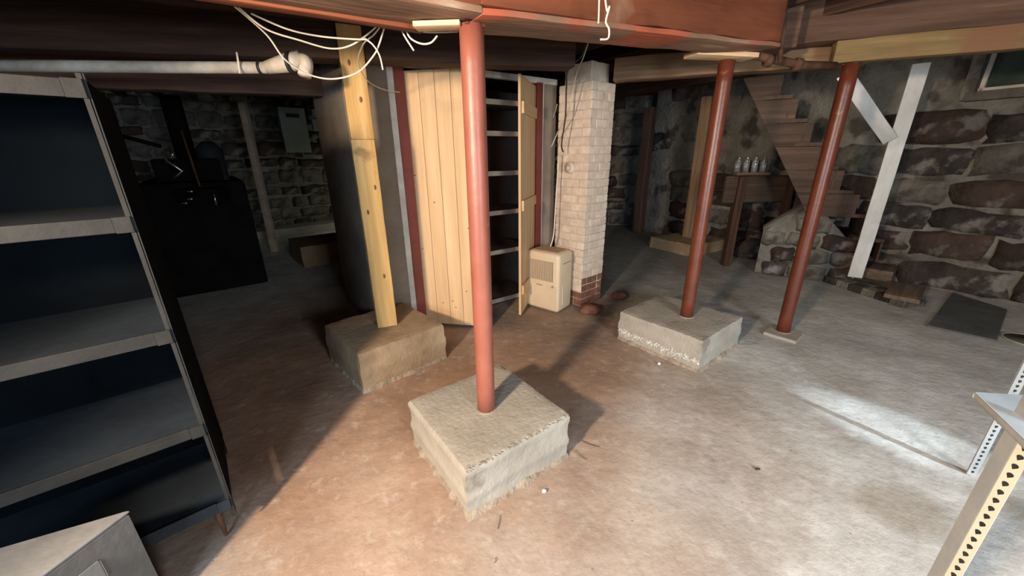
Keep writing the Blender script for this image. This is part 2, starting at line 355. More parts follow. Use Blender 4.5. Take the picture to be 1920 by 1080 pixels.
def stone_wall(name, A, B, top, rnd, hmin, hmax, wmin, wmax, hole=None, pale=.3, gap=.03, plaster=None, maxn=280):
    """rubble wall whose face runs from A to B (stones stand towards -y of its frame); hole=(x0,x1,z0,z1) is left open"""
    A, B = Vector(A), Vector(B); f = frame(A, B); L_ = (B - A).length
    bm = bmesh.new(); nx, nz = int(L_ / .12), int(top / .12); g = {}
    for i in range(nx + 1):
        for k in range(nz + 1):
            p = Vector((L_ * i / nx, 0, top * k / nz)); p.y = -(noise.noise(p * 2.2) * .03 + noise.noise(p * 8) * .018) ; p.z -= .03 if k == 0 else 0
            g[i, k] = bm.verts.new(p)
    for i in range(nx):
        for k in range(nz):
            x, z = L_ * (i + .5) / nx, top * (k + .5) / nz
            if hole and hole[0] < x < hole[1] and hole[2] < z < hole[3]: continue
            bm.faces.new((g[i, k], g[i + 1, k], g[i + 1, k + 1], g[i, k + 1]))
    wl = struct(link(name, mesh(bm, True), M['mortar'], f)); z = 0.02; n = 0
    while z < top and n < maxn:
        h = rnd.uniform(hmin, hmax); x = -rnd.random() * .2
        while x < L_ and n < maxn:
            wd = rnd.uniform(wmin, wmax); hh = h * rnd.uniform(.82, 1.04)
            cx, cz = x + wd / 2, z + h / 2 + rnd.uniform(-.02, .02)
            bad = cx - wd / 2 < -.02 or cx + wd / 2 > L_ + .02 or (hole and cx + wd / 2 > hole[0] and cx - wd / 2 < hole[1] and cz + hh / 2 > hole[2] and cz - hh / 2 < hole[3])
            if plaster and plaster[0] < cx < plaster[1] and plaster[2] < cz < plaster[3] and rnd.random() < .85: bad = True
            if not bad:
                r = rnd.random(); mt = M['stonepale'] if r < pale else (M['stonered'] if r < pale + (1 - pale) * .45 else M['stone'])
                me = stone_mesh(wd - gap, hh - gap, rnd.uniform(.03, .075), rnd)
                link('stone', me, mt, f @ Matrix.Translation((cx, 0, cz)) @ Matrix.Rotation(rnd.uniform(-.05, .05), 4, 'Y'), wl); n += 1
            x += wd
        z += h
    return wl
rnd = random.Random(5)
WA, WB = Vector((2.75, 7.74, 0)), Vector((6.85, .64, 0))      # right wall, face line (azimuth -30)
Wd = (WB - WA).normalized(); wx = lambda x, y: (Vector((x, y, 0)) - WA).dot(Wd)
win0 = wx(4.73, 4.30) - .0
stone_wall('wall_right', WA, WB, 2.6, rnd, .22, .37, .36, .88, hole=(win0 + .02, win0 + 1.2, 2.0, 2.5), pale=.3, gap=.025, plaster=(0, 3.9, 1.25, 2.6))
rnd = random.Random(11)
stone_wall('wall_back', (-3.4, 9.4, 0), (2.85, 8.3, 0), 2.6, rnd, .22, .36, .35, .7, pale=.45)
stone_wall('wall_left', (-7.4, 5.8, 0), (-3.3, 9.5, 0), 2.6, rnd, .20, .34, .3, .6, pale=.5)
def flat_wall(name, A, B, top, mat, holes=()):
    A, B = Vector(A), Vector(B); f = frame(A, B); L_ = (B - A).length
    xs = sorted({0, L_, *[h[0] for h in holes], *[h[1] for h in holes]}); zs = sorted({-.05, top, *[h[2] for h in holes], *[h[3] for h in holes]})
    bm = bmesh.new()
    for x0, x1 in zip(xs, xs[1:]):
        for z0, z1 in zip(zs, zs[1:]):
            if any(h[0] <= x0 and x1 <= h[1] and h[2] <= z0 and z1 <= h[3] for h in holes): continue
            boxbm(x1 - x0, .2, z1 - z0, c=((x0 + x1) / 2, 0, (z0 + z1) / 2), bm=bm)
    return struct(link(name, mesh(bm), mat, f))
flat_wall('wall_far_left', (-7.5, -2.2, 0), (-7.5, 5.9, 0), 2.5, M['stone'])
flat_wall('wall_front', (7.2, -2.2, 0), (-7.6, -2.2, 0), 2.5, M['mortar'], [(4.2, 5.2, -.05, 2.1), (7.6, 8.6, 1.30, 1.75)])  # unseen wall; its doorway and window openings are assumed, for the daylight
flat_wall('wall_front_right', (6.9, .75, 0), (7.1, -2.3, 0), 2.5, M['mortar'])

# window in the right wall
f = frame(WA, WB)
wn = struct(link('window_1', mesh(boxbm(1.12, .02, .42, c=(0, .10, .21))), M['glass'], f @ Matrix.Translation((win0 + .66, 0, 2.06))))
for nm, sx, sz, cx, cz, mt, dy, th in (('window_frame', 1.22, .035, 0, .017, 'trim', .03, .05), ('window_frame', .035, .44, -.575, .22, 'trim', .03, .05), ('window_frame', .035, .44, .575, .22, 'trim', .03, .05),
                               ('window_sill', 1.30, .085, 0, -.045, 'stonepale', .0, .22), ('window_jamb', .09, .50, -.64, .17, 'stonepale', .0, .20), ('window_jamb', .09, .50, .64, .17, 'stonepale', .0, .20)):
    link(nm, mesh(boxbm(sx, th, sz, (4, 1, 4), .006 if mt != 'trim' else 0, .006, (cx, dy, cz))), M[mt], W[wn.name], wn)

# ceiling: boards over joists
cl = struct(link('ceiling', mesh(boxbm(16, 16, .05, c=(0, 4, 2.62))), M['darkwood']))
jd = az(-32); jn = Vector((jd.y, -jd.x, 0))
j0 = beam('floor_board', (0, 0, 0), (6.4, 0, 0), .145, .022, M['brownwood'], cl, off=(0, 0)); me_board = j0.data
bx_ = az(58)
k = 0
for r_ in range(-9, 17):
    for s_ in (-6.4, 0.02):
        p = jd * (r_ * .15 + 2.2) + bx_ * s_; mw = frame(p + Vector((0, 0, 2.58)), p + bx_ + Vector((0, 0, 2.58)))
        if k == 0: j0.matrix_basis = mw; W[j0.name] = mw
        else: clone(j0, mw, cl)
        k += 1
jp = None
for i in range(-9, 13):
    c = bx_ * (i * .42 + .1)
    p0, p1 = c - jd * 3.0, c + jd * 8.4
    mw = frame(p0 + Vector((0, 0, 2.47)), p1 + Vector((0, 0, 2.47)))
    if jp is None:
        jp = link('joist', mesh(boxbm(11.4, .055, .19, (40, 1, 1), .006, .004, (5.7, 0, 0))), M['darkwood'], mw, cl)
    else: clone(jp, mw, cl)

# ------------------------------------------------------------------ beams
main_d = (Vector((1.425, 2.62, 2.085)) - Vector((-.155, 1.62, 1.955))).normalized()
bc = Vector((-.155, 1.62, 1.955))
g0, g1 = bc - main_d * 3.2, bc + main_d * 2.06
gd = thing('main_girder', (bc.x, bc.y, 1.955), 'red painted main girder running over the nearest red post, worn underside', 'beam')
gl = bc - Vector((main_d.x, main_d.y, .012)).normalized() * 3.2
for nm_, a_, b_, sg in (('timber', gl, bc, 30), ('timber', bc, g1, 20)):
    beam(nm_, a_, b_, .235, .27, M['redbeam'], gd, jit=.012, bev=.01, off=(0, .160), seg=(sg, 4, 4))
    beam('soffit_board', a_, b_, .235, .022, M['redunder'], gd, jit=.008, off=(0, .013), seg=(sg, 4, 1))
beam('flange_strip', gl, bc - main_d * .12, .05, .045, M['redbeam'], gd, jit=.006, off=(.135, .02))
# companion board behind the girder over the wood post
cb0, cb1 = Vector((-2.9, 1.72, 2.235)), Vector((.2, 3.05, 2.235))
tag(beam('ledger_beam', cb0, cb1, .09, .14, M['darkwood'], None, jit=.006, off=(0, .07)), 'dark brown ledger beam resting on top of the knotty wood post', 'beam')
tag(beam('header_beam', (-3.2, 2.26, 2.06), (.43, 2.98, 2.06), .16, .24, M['darkwood'], None, jit=.01, off=(0, .12)), 'dark header beam running in front of the pine closet top', 'beam')
tag(beam('back_beam', (-3.6, 2.86, 1.985), (-1.27, 3.70, 1.985), .14, .22, M['brownwood'], None, jit=.01, off=(0, .11)), 'dim brown beam below the white pipe at the left', 'beam')
tag(beam('cross_beam', (.92, 3.72, 2.10), (2.62, 3.14, 2.10), .15, .17, M['tanwood'], None, jit=.01, off=(0, .085)), 'tan brown cross beam running right from the white chimney top', 'beam')
tag(beam('side_beam', (1.86, 3.26, 2.215), (5.2, 1.85, 2.215), .18, .33, M['brownwood'], None, jit=.014, off=(0, .17), bev=.01), 'big dark brown beam at upper right above the olive plate', 'beam')
tag(beam('beam_stub', (1.62, 3.02, 2.13), (1.93, 2.93, 2.13), .2, .26, M['brownwood'], None, jit=.008, off=(.05, .16), bev=.008), 'short brown timber stub butting against the end of the red girder', 'beam')
tag(beam('plate_beam', (2.27, 3.02, 2.082), (4.8, 1.95, 2.082), .10, .135, M['plate'], None, jit=.006, off=(0, .068)), 'olive yellow timber plate under the side beam, resting on the farthest red post', 'beam')
tag(beam('torn_board', (1.95, 2.86, 2.555 - .06), (3.1, 2.36, 2.50), .10, .02, M['shim'], None, jit=.02, seg=(30, 2, 1)), 'torn pale strip of wood along the top of the big brown beam', 'board')
tag(beam('shim', P(778, 50, 1.945), P(865, 47, 1.945), .07, .018, M['shim'], None, jit=.006), 'pale split wood shim wedged beside the top of the nearest red post', 'shim')
tag(beam('shim', (1.12, 2.66, 2.078), (1.56, 2.77, 2.082), .13, .028, M['shim'], None, jit=.004), 'pale wood shim lying on top of the red post with the white-crusted block', 'shim')

# ------------------------------------------------------------------ footings
def footing(name, c, sx, sy, h, azd, mat, label, group=None, crust=None, ooze=True, ridges=3, jit=.008):
    t = thing(name, (c[0], c[1], 0), label, 'concrete block', group)
    x = az(azd); f = Matrix((x, Vector((-x.y, x.x, 0)), Vector((0, 0, 1)))).transposed().to_4x4(); f.translation = Vector((c[0], c[1], 0))
    bm = bmesh.new(); n, nz = 22, 12; vs = {}
    def v(i, j, k):
        if (i, j, k) not in vs:
            p = Vector((sx * (i / n - .5), sy * (j / n - .5), h * k / nz)); q = p * 5 + Vector((c[0] * 9, c[1] * 7, 3))
            side = i in (0, n) or j in (0, n)
            out = Vector((p.x / sx, p.y / sy, 0)) * 2
            if side and ridges:
                lay = h * k / nz / h * ridges
                e = .5 - abs(lay - math.floor(lay) - .5)
                p += out * ((.0055 if (int(lay) % 2) else -.001) * min(1, e * 12))
            rag = 1.6 if (k < 2) else .8
            p += noise.noise_vector(q * .6) * jit * .55 + noise.noise_vector(q * 5) * jit * .5 * rag
            if k == nz and side: p += -out * .004 + Vector((0, 0, -.004 + noise.noise(q * 9) * .006))
            if k == 0: p.z = -.01
            vs[i, j, k] = bm.verts.new(p)
        return vs[i, j, k]
    for i in range(n):
        for j in range(n): bm.faces.new((v(i, j, nz), v(i + 1, j, nz), v(i + 1, j + 1, nz), v(i, j + 1, nz)))
        for k_ in range(nz):
            for j in (0, n):
                bm.faces.new((v(i, j, k_), v(i + 1, j, k_), v(i + 1, j, k_ + 1), v(i, j, k_ + 1)))
                bm.faces.new((v(j, i, k_), v(j, i + 1, k_), v(j, i + 1, k_ + 1), v(j, i, k_ + 1)))
    me = mesh(bm, True); me.set_sharp_from_angle(angle=.7); link('block', me, M[mat], f, t)
    rn = random.Random(int(c[0] * 100) + 3)
    def lumps(nm, pts, mt, r0, r1):
        bm = bmesh.new()
        for p in pts:
            r = rn.uniform(r0, r1)
            bmesh.ops.create_icosphere(bm, subdivisions=1, radius=r, matrix=Matrix.Translation(p) @ Matrix.Rotation(rn.random() * 6, 4, 'Z') @ Matrix.Diagonal((1.5, .9, .6, 1)))
        o = link(nm, mesh(bm, True), M[mt], f, t); o['kind'] = 'stuff'
    if ooze:
        bm = bmesh.new(); N = 120; R1 = []; R2 = []; R3 = []
        for q in range(N):
            tt = q / N * 4; sd_ = int(tt); fr = tt - sd_
            cx_ = [(-.5, -.5), (.5, -.5), (.5, .5), (-.5, .5), (-.5, -.5)]
            px_ = cx_[sd_][0] + (cx_[sd_ + 1][0] - cx_[sd_][0]) * fr; py_ = cx_[sd_][1] + (cx_[sd_ + 1][1] - cx_[sd_][1]) * fr
            d_ = Vector((px_, py_, 0)).normalized(); w_ = .007 + abs(noise.noise(Vector((px_ * 9, py_ * 9, 1)))) * .024 + rn.uniform(0, .004)
            b0_ = Vector((px_ * sx, py_ * sy, 0))
            R1.append(bm.verts.new(b0_ - d_ * .012 + Vector((0, 0, .016 + w_ * .5))))
            R2.append(bm.verts.new(b0_ + d_ * w_ * .5 + Vector((0, 0, .008 + w_ * .25 + rn.uniform(-.003, .003)))))
            R3.append(bm.verts.new(b0_ + d_ * w_ + Vector((0, 0, -.008))))
        for q in range(N):
            q_ = (q + 1) % N
            bm.faces.new((R1[q], R1[q_], R2[q_], R2[q])); bm.faces.new((R2[q], R2[q_], R3[q_], R3[q]))
        link('mortar_skirt', mesh(bm), M['mortar_ooze'], f, t)
    if crust:
        pts = []
        for q in range(crust[1]):
            s = rn.uniform(-.5, .5); zz = crust[2] + rn.gauss(0, crust[3])
            pts.append(Vector((s * sx, -sy / 2 - .002, zz) if crust[0] == 'x' else (-sx / 2 - .002, s * sy, zz)))
        lumps('salt_crust', pts, crust[4], crust[5], crust[6])
    return t
# block frame: x side along azimuth azd, y side = azd-90
footing('concrete_footing', (-.138, 1.625), .600, .600, .27, 53.4, 'block', 'grey concrete block under the nearest red post, ribbed sides, nearest of the blocks', crust=('x', 110, .262, .006, 'mortar_ooze', .002, .005), ridges=4)
footing('concrete_footing', (-.985, 2.60), .660, .640, .29, 46.5, 'blockbrown', 'brownish concrete block under the knotty wood post')
footing('concrete_footing', (1.39, 2.83), .66, .70, .25, 52, 'block', 'grey concrete block with white salt crust under the middle red post', crust=('y', 420, .075, .014, 'efflo', .002, .007))
footing('concrete_footing', (2.98, 6.15), .95, .80, .17, 60, 'blockbrown', 'low dim concrete pad behind the middle red post carrying a pale wood post', ooze=False, jit=.015, ridges=0)
footing('concrete_footing', (-2.95, 5.75), .80, .85, .30, 50, 'blockbrown', 'dim concrete block in the shadows left of the closet', ooze=False)
t = thing('base_plate', (2.37, 2.93, 0), 'small square concrete pad under the farthest red post', 'pad')
box('pad', (2.37, 2.93, -.01), .24, .24, .03, 50, M['block'], t, (6, 6, 2), .006, .004)

# ------------------------------------------------------------------ posts
def steel_post(x, y, z0, z1, r, label, mat, x1=None, y1=None, ring='mortar_ooze'):
    t = thing('steel_post', (x, y, z0), label, 'post'); x1 = x if x1 is None else x1; y1 = y if y1 is None else y1
    n = 14; pts = [Vector((x + (x1 - x) * i / n, y + (y1 - y) * i / n, z0 + (z1 - z0) * i / n)) for i in range(n + 1)]
    tube('shaft', pts, r, M[mat], t, 32)
    tube('collar', [(x, y, z0 - .004), (x, y, z0 + .006)], [r * 1.28, r * 1.08], M[ring], t, 20)
    box('cap_plate', (x1, y1, z1 - .008), r * 1.7, r * 1.7, .008, 57, M['darkpost'], t)
    return t
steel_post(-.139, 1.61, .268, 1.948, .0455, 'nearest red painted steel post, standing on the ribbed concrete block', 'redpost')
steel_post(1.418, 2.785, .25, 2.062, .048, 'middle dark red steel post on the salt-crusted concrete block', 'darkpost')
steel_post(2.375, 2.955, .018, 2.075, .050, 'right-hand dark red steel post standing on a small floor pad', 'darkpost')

t = thing('timber_post', (-.93, 2.60, .29), 'yellow knotty square wood post on the brownish concrete block', 'post')
fx = (Vector((-.888, 2.592, 0)) - Vector((-1.012, 2.537, 0))).normalized(); fy = Vector((-fx.y, fx.x, 0))
pc = Vector((-1.006, 2.537, 0)) + fx * .07 + fy * .07
def post_mw(z): mm = Matrix((Vector((0, 0, 1)), fx, fy)).transposed().to_4x4(); mm.translation = pc + Vector((0, 0, z)); return mm
link('lower_shaft', mesh(boxbm(1.32, .142, .142, (30, 3, 3), .004, .006, (.66, 0, 0))), M['yellow'], post_mw(.285), t)
link('upper_shaft', mesh(boxbm(.63, .140, .115, (14, 3, 3), .004, .006, (.315, .004, .010))), M['yellow'], post_mw(1.605), t)
for kx, kz in ((.4, .02), (.86, -.03), (1.02, .035), (1.55, .02), (1.75, -.02)):
    bm = bmesh.new(); bmesh.ops.create_icosphere(bm, subdivisions=2, radius=.012)
    link('knot', mesh(bm, True), M['brickbare'], Matrix.Translation(pc + fx * kz - fy * (.071 if kx < 1.3 else .048) + Vector((0, 0, .285 + kx))) @ Matrix.Diagonal((.8, .3, 1.5, 1)), t)

tag(beam('timber_post', (-4.0, 6.17, 0), (-3.99, 6.18, 2.28), .09, .09, M['shelf'], None, up=(0, 1, 0), jit=.004), 'thin pale wood post in the dark left corner beside the boiler', 'post')
tag(beam('timber_post', (3.0, 6.25, .15), (3.0, 6.26, 2.30), .15, .15, M['tanwood'], None, up=(1, 1, 0), jit=.004), 'pale wood post on the low pad, mostly behind the middle red post', 'post')
tag(beam('timber_post', (2.58, 7.55, 0), (2.58, 7.56, 2.30), .17, .16, M['brownwood'], None, up=(1, 1, 0), jit=.004), 'brown wood post by the far rubble corner right of the chimney', 'post')

# white brace post
t = thing('brace_post', (3.93, 4.06, .16), 'white painted Y-shaped wood brace standing at the foot of the stairs', 'brace')
b0, b1 = Vector((3.90, 4.03, .155)), Vector((3.90, 4.03, 2.28))
beam('upright', b0, b1, .045, .125, M['whitepaint'], t, up=Vector((.79, -.61, 0)), seg=(20, 1, 1), jit=.004)
q = at(1668, 262, 4.0); q2 = at(1583, 140, 3.93)
beam('diagonal_brace', q, q2, .04, .115, M['whitepaint'], t, up=Vector((.7, -.5, .5)), seg=(10, 1, 1), jit=.003)

# ------------------------------------------------------------------ closet
HL, HR = Vector((-.815, 3.23, 0)), Vector((.235, 3.96, 0)); cu = (HR - HL).normalized(); cv = Vector((-cu.y, cu.x, 0))
CL = HL - cu * .44; CR = HR + cu * .26; CT = 2.14
cz = Vector((0, 0, 1))
t = thing('closet', ((CL + CR) / 2)[:], 'built-in pine and plaster closet with open doors and shelves, beside the chimney', 'closet')
azc = math.degrees(math.atan2(cu.x, cu.y))
def vpanel(name, a, b, z0, z1, th, mat, n=(6, 1, 8)):
    l = (b - a).length; f = frame(a, b); return link(name, mesh(boxbm(l, th, z1 - z0, n, .003, .003, (l / 2, 0, (z0 + z1) / 2))), M[mat], f, t)
vpanel('side_panel', CL, CL + cv * 1.2, 0, 2.3, .03, 'drywall')
vpanel('side_panel', CR, CR + cv * .75, 0, CT, .03, 'drywall')
vpanel('front_panel', CL, HL - cu * .13, 0, 2.3, .03, 'drywall')
vpanel('front_panel', HR + cu * .10, CR, 0, CT, .03, 'drywall')
vpanel('casing', HL - cu * .135, HL - cu * .085, 0, CT + .02, .05, 'trim')
vpanel('casing', HR + cu * .075, HR + cu * .095, 0, CT, .05, 'trim')
vpanel('jamb', HL - cu * .085, HL - cu * .003, 0, CT, .07, 'jamb')
vpanel('jamb', HR + cu * .003, HR + cu * .075, 0, CT, .07, 'jamb')
beam('head_casing', HL - cu * .135 + cz * (CT + .02), CR + cz * (CT + .02), .05, .05, M['trim'], t)
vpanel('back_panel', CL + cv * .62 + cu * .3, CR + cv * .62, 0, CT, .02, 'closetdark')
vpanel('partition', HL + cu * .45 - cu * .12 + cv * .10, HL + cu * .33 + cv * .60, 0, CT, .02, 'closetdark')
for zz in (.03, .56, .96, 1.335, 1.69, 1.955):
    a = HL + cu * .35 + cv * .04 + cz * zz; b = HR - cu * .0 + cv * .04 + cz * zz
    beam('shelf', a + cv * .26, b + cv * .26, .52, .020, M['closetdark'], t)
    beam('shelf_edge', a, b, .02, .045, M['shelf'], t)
def door(hinge, free, h, nplank, battens_side, label):
    d = (free - hinge).normalized(); nrm = Vector((d.y, -d.x, 0)); wd = (free - hinge).length; pw = wd / nplank
    f = frame(hinge + cz * .02, free + cz * .02)
    dr = link('door', mesh(boxbm(wd * .9, .02, .09, c=(wd / 2, .022, 1.05))), M['pine'], f, t)
    for zz in (.25, 1.85): link('batten', mesh(boxbm(wd * .9, .02, .09, c=(wd / 2, .022, zz))), M['pine'], f, dr)
    for i in range(nplank):
        a = hinge + d * (pw * (i + .5)) + cz * .02
        pm = Matrix((cz, d, Vector((cz.cross(d))))).transposed().to_4x4(); pm.translation = a
        link('plank', mesh(boxbm(h, pw - .003, .022, (1, 1, 1), 0, .0025, (h / 2, 0, 0))), M['pine'], pm, dr)
        for b_ in range(2):
            zz = random.uniform(.1, h - .1)
            bm = bmesh.new(); bmesh.ops.create_icosphere(bm, subdivisions=1, radius=.008)
            link('knot', mesh(bm, True), M['tanwood'], Matrix.Translation(a + cz * zz + d * random.uniform(-.04, .04) - f.col[1].to_3d() * .0105) @ Matrix.Diagonal((1, 1, .8, 1)) , dr)
    for zz in (.40, 1.75):
        hm = f @ Matrix.Translation((-.008, -.014, zz))
        link('hinge', mesh(boxbm(.045, .012, .11, bev=.002)), M['trim'], hm, dr)
    return dr
door(HL, Vector((-.20, 3.115, 0)), 2.09, 5, 1, '')
door(HR, Vector((.075, 3.365, 0)), 2.09, 5, 1, '')

# ------------------------------------------------------------------ chimney
Cc = Vector((.71, 3.61, 0)); u1 = az(50); v1 = az(-40); cw, cd = .34, .39; CH = 2.10
t = thing('chimney', (Cc + u1 * cw / 2 + v1 * cd / 2)[:], 'cream painted brick chimney with a bare brown patch at its foot', 'chimney')
f0 = Matrix((u1, v1, cz)).transposed().to_4x4(); f0.translation = Cc
link('core', mesh(boxbm(cw - .014, cd - .014, CH, (6, 6, 26), .006, 0, (cw / 2, cd / 2, CH / 2))), M['brickmortar'], f0, t)
protos = {}
def brick(l, key, mw, mat):
    k_ = (round(l, 3), key, mat)
    if k_ not in protos:
        o = link('brick', mesh(boxbm(l, .09, .068, (3, 1, 2), .004, .004, (0, 0, 0))), M[mat], mw, t); protos[k_] = o
    else: clone(protos[k_], mw, t)
rn = random.Random(3); rows = 28; hz = CH / rows
for r in range(rows):
    z = (r + .5) * hz
    for side in range(4):
        ln = cw if side % 2 == 0 else cd
        x = 0 if (r + side) % 2 == 0 else 0; segs = [ln * .5, ln * .5] if (r + side) % 2 == 0 else [ln * .25, ln * .5, ln * .25]
        for sl in segs:
            c = x + sl / 2; jt = rn.uniform(-.004, .004)
            lp = [Vector((c, .045 + jt, z)), Vector((cw - .045 + jt, c, z)), Vector((c, cd - .045 + jt, z)), Vector((.045 + jt, c, z))][side]
            ro = Matrix.Rotation([0, math.pi / 2, math.pi, -math.pi / 2][side], 4, 'Z')
            bare = side == 0 and z < .33 and not (r == 4 and x < .1) or (side == 3 and z < .12)
            if z > CH - hz * 2.5 and side in (0, 3) and rn.random() < .2: x += sl; continue
            brick(sl - .006, rn.randint(0, 2), f0 @ Matrix.Translation(lp) @ ro, 'brickbare' if bare else 'brick')
            x += sl
link('cap_brick', mesh(boxbm(cw * .72, cd * .8, .16, (5, 5, 3), .012, .01, (cw * .45, cd * .5, CH + .08))), M['brick'], f0, t)
# thimble with pipe on the left face
tc_ = Cc + v1 * .20 + cz * 1.38 - u1 * .0
tube('flue_collar', [tc_ + u1 * .01, tc_ - u1 * .035], .055, M['brick'], t, 20)
tube('flue_stub', [tc_ - u1 * .035, tc_ - u1 * .06], .022, M['whitepipe'], t, 12)

def rock(name, c, r, mat, label, cat='stone', sc=(1, .8, .6), seed=0, grp=None):
    bm = bmesh.new(); bmesh.ops.create_icosphere(bm, subdivisions=3, radius=r)
    for v in bm.verts:
        q = v.co / r * 1.4 + Vector((seed, 0, 0)); k_ = 1 + noise.noise(q) * .35 + noise.noise(q * 3) * .1
        v.co = Vector((v.co.x * sc[0], v.co.y * sc[1], max(v.co.z * sc[2], -r * sc[2] * .5))) * k_
    return tag(link(name, mesh(bm, True), M[mat], Matrix.Translation(Vector(c) + Vector((0, 0, r * sc[2] * .45)))), label, cat, grp)
rock('rock', (.79, 3.47, 0), .10, 'brickbare', 'dark rounded stone on the floor against the chimney foot', seed=2)
rock('rock', (1.18, 3.86, 0), .08, 'brickbare', 'small dark rubble lump on the floor right of the chimney', seed=8)

# ------------------------------------------------------------------ dehumidifier
dc = Vector((.45, 3.42, 0)); du = Vector((.24, .30, 0)).normalized(); dv = Vector((-du.y, du.x, 0))
f = Matrix((du, dv, cz)).transposed().to_4x4(); f.translation = dc
t = thing('dehumidifier', (dc + du * .16 + dv * .2)[:], 'almond plastic dehumidifier on the floor between closet and chimney', 'dehumidifier')
bw, bd, bh = .27, .385, .60
bm = boxbm(bw, bd, bh, (1, 1, 1), 0, .035, (bw / 2, bd / 2, bh / 2 + .005))
link('body', mesh(bm, True), M['plastic'], f, t)
gp = link('grille', mesh(boxbm(.006, .27, .20, bev=0, c=(-.002, bd * .52, .42))), M['grille'], f, t)
for i in range(17): link('slat', mesh(boxbm(.007, .006, .20, c=(-.006, bd * .52 - .126 + i * .01575, .42))), M['plastic'], f, gp)
link('tank_front', mesh(boxbm(.008, .345, .25, bev=.004, c=(-.003, bd * .5, .155))), M['plastic'], f, t)
link('grip', mesh(boxbm(.006, .07, .012, bev=.002, c=(-.008, bd * .56, .27))), M['topvent'], f, t)
link('knob', mesh(tubebm([(-.016, .06, .275), (0, .06, .275)], .011, 12)), M['topvent'], f, t)
link('side_handle', mesh(boxbm(.15, .006, .012, bev=.002, c=(.15, .001, .50))), M['topvent'], f, t)
link('water_gauge', mesh(boxbm(.012, .006, .20, bev=.002, c=(.09, .0, .17))), M['trim'], f, t)
link('top_vent', mesh(boxbm(.20, .27, .008, bev=.003, c=(.15, bd / 2, bh + .006))), M['topvent'], f, t)
# cardboard behind it
tag(box('cardboard_box', (.60, 4.80, 0), .30, .05, .80, 62, M['card'], None, (4, 1, 4), .006), 'dark brown cardboard sheet leaning in the gap behind the dehumidifier', 'cardboard')

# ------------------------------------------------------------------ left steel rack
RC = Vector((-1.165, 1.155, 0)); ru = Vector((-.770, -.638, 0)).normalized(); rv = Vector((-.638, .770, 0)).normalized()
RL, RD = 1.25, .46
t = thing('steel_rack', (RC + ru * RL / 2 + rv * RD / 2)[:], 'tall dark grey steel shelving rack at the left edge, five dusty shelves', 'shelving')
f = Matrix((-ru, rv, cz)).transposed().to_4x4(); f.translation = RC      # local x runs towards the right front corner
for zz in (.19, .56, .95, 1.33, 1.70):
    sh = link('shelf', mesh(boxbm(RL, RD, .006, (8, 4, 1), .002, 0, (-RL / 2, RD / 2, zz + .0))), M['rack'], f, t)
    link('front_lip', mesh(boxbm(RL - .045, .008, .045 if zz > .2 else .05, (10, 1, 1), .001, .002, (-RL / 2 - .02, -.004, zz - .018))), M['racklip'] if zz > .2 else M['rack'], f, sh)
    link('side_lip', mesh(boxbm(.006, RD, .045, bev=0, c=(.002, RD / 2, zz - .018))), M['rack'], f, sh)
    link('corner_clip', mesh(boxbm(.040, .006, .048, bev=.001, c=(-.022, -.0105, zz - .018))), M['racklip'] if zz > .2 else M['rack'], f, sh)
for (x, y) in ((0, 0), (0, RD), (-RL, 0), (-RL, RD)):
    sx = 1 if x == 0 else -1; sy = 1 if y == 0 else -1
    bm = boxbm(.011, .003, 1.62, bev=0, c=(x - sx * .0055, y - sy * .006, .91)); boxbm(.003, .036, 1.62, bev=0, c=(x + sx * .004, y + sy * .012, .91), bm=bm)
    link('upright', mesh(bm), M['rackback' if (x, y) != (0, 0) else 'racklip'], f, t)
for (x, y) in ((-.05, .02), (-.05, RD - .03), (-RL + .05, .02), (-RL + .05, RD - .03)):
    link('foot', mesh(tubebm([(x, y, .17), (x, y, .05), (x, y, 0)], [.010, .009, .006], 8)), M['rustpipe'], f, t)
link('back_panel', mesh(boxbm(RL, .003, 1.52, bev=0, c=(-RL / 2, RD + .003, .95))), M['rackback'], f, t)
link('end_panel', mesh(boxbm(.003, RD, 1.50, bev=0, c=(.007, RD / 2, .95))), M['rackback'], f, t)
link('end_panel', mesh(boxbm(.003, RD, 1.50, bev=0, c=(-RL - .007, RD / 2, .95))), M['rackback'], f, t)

# pale crate at the bottom left
K = P(241, 957, .45); a_ = (P(75, 1080, .45) - K).normalized(); b_ = (P(-20, 1032, .45) - K).normalized()
t = thing('metal_bin', (K + a_ * .1 + b_ * .1 - cz * .45)[:], 'dusty grey steel bin with a pale raised rim at bottom left corner', 'bin')
ks = .30
def quad_prism(name, pts, z0, z1, mat, parent):
    bm = bmesh.new(); lo = [bm.verts.new((p.x, p.y, z0)) for p in pts]; hi = [bm.verts.new((p.x, p.y, z1)) for p in pts]; n = len(pts)
    bm.faces.new(lo); bm.faces.new(hi)
    for i in range(n): bm.faces.new((lo[i], lo[(i + 1) % n], hi[(i + 1) % n], hi[i]))
    bmesh.ops.recalc_face_normals(bm, faces=bm.faces)
    bmesh.ops.bevel(bm, geom=list(bm.edges), offset=.004, segments=1, affect='EDGES')
    return link(name, mesh(bm), M[mat], None, parent)
K0 = Vector((K.x, K.y, 0))
quad_prism('body', [K0, K0 + a_ * ks, K0 + (a_ + b_) * ks, K0 + b_ * ks], 0, .438, 'crate', t)
quad_prism('rim', [K0 + a_ * -.004, K0 + a_ * ks, K0 + a_ * ks + b_ * ks, K0 + b_ * ks], .438, .45, 'craterim', t)
nf = Vector((-a_.y, a_.x, 0)); nf = nf if nf.dot(b_) < 0 else -nf
quad_prism('side_plate', [K0 + a_ * .10 + nf * .001, K0 + a_ * .20 + nf * .001, K0 + a_ * .20 + nf * .005, K0 + a_ * .10 + nf * .005], .30, .37, 'craterim', t)

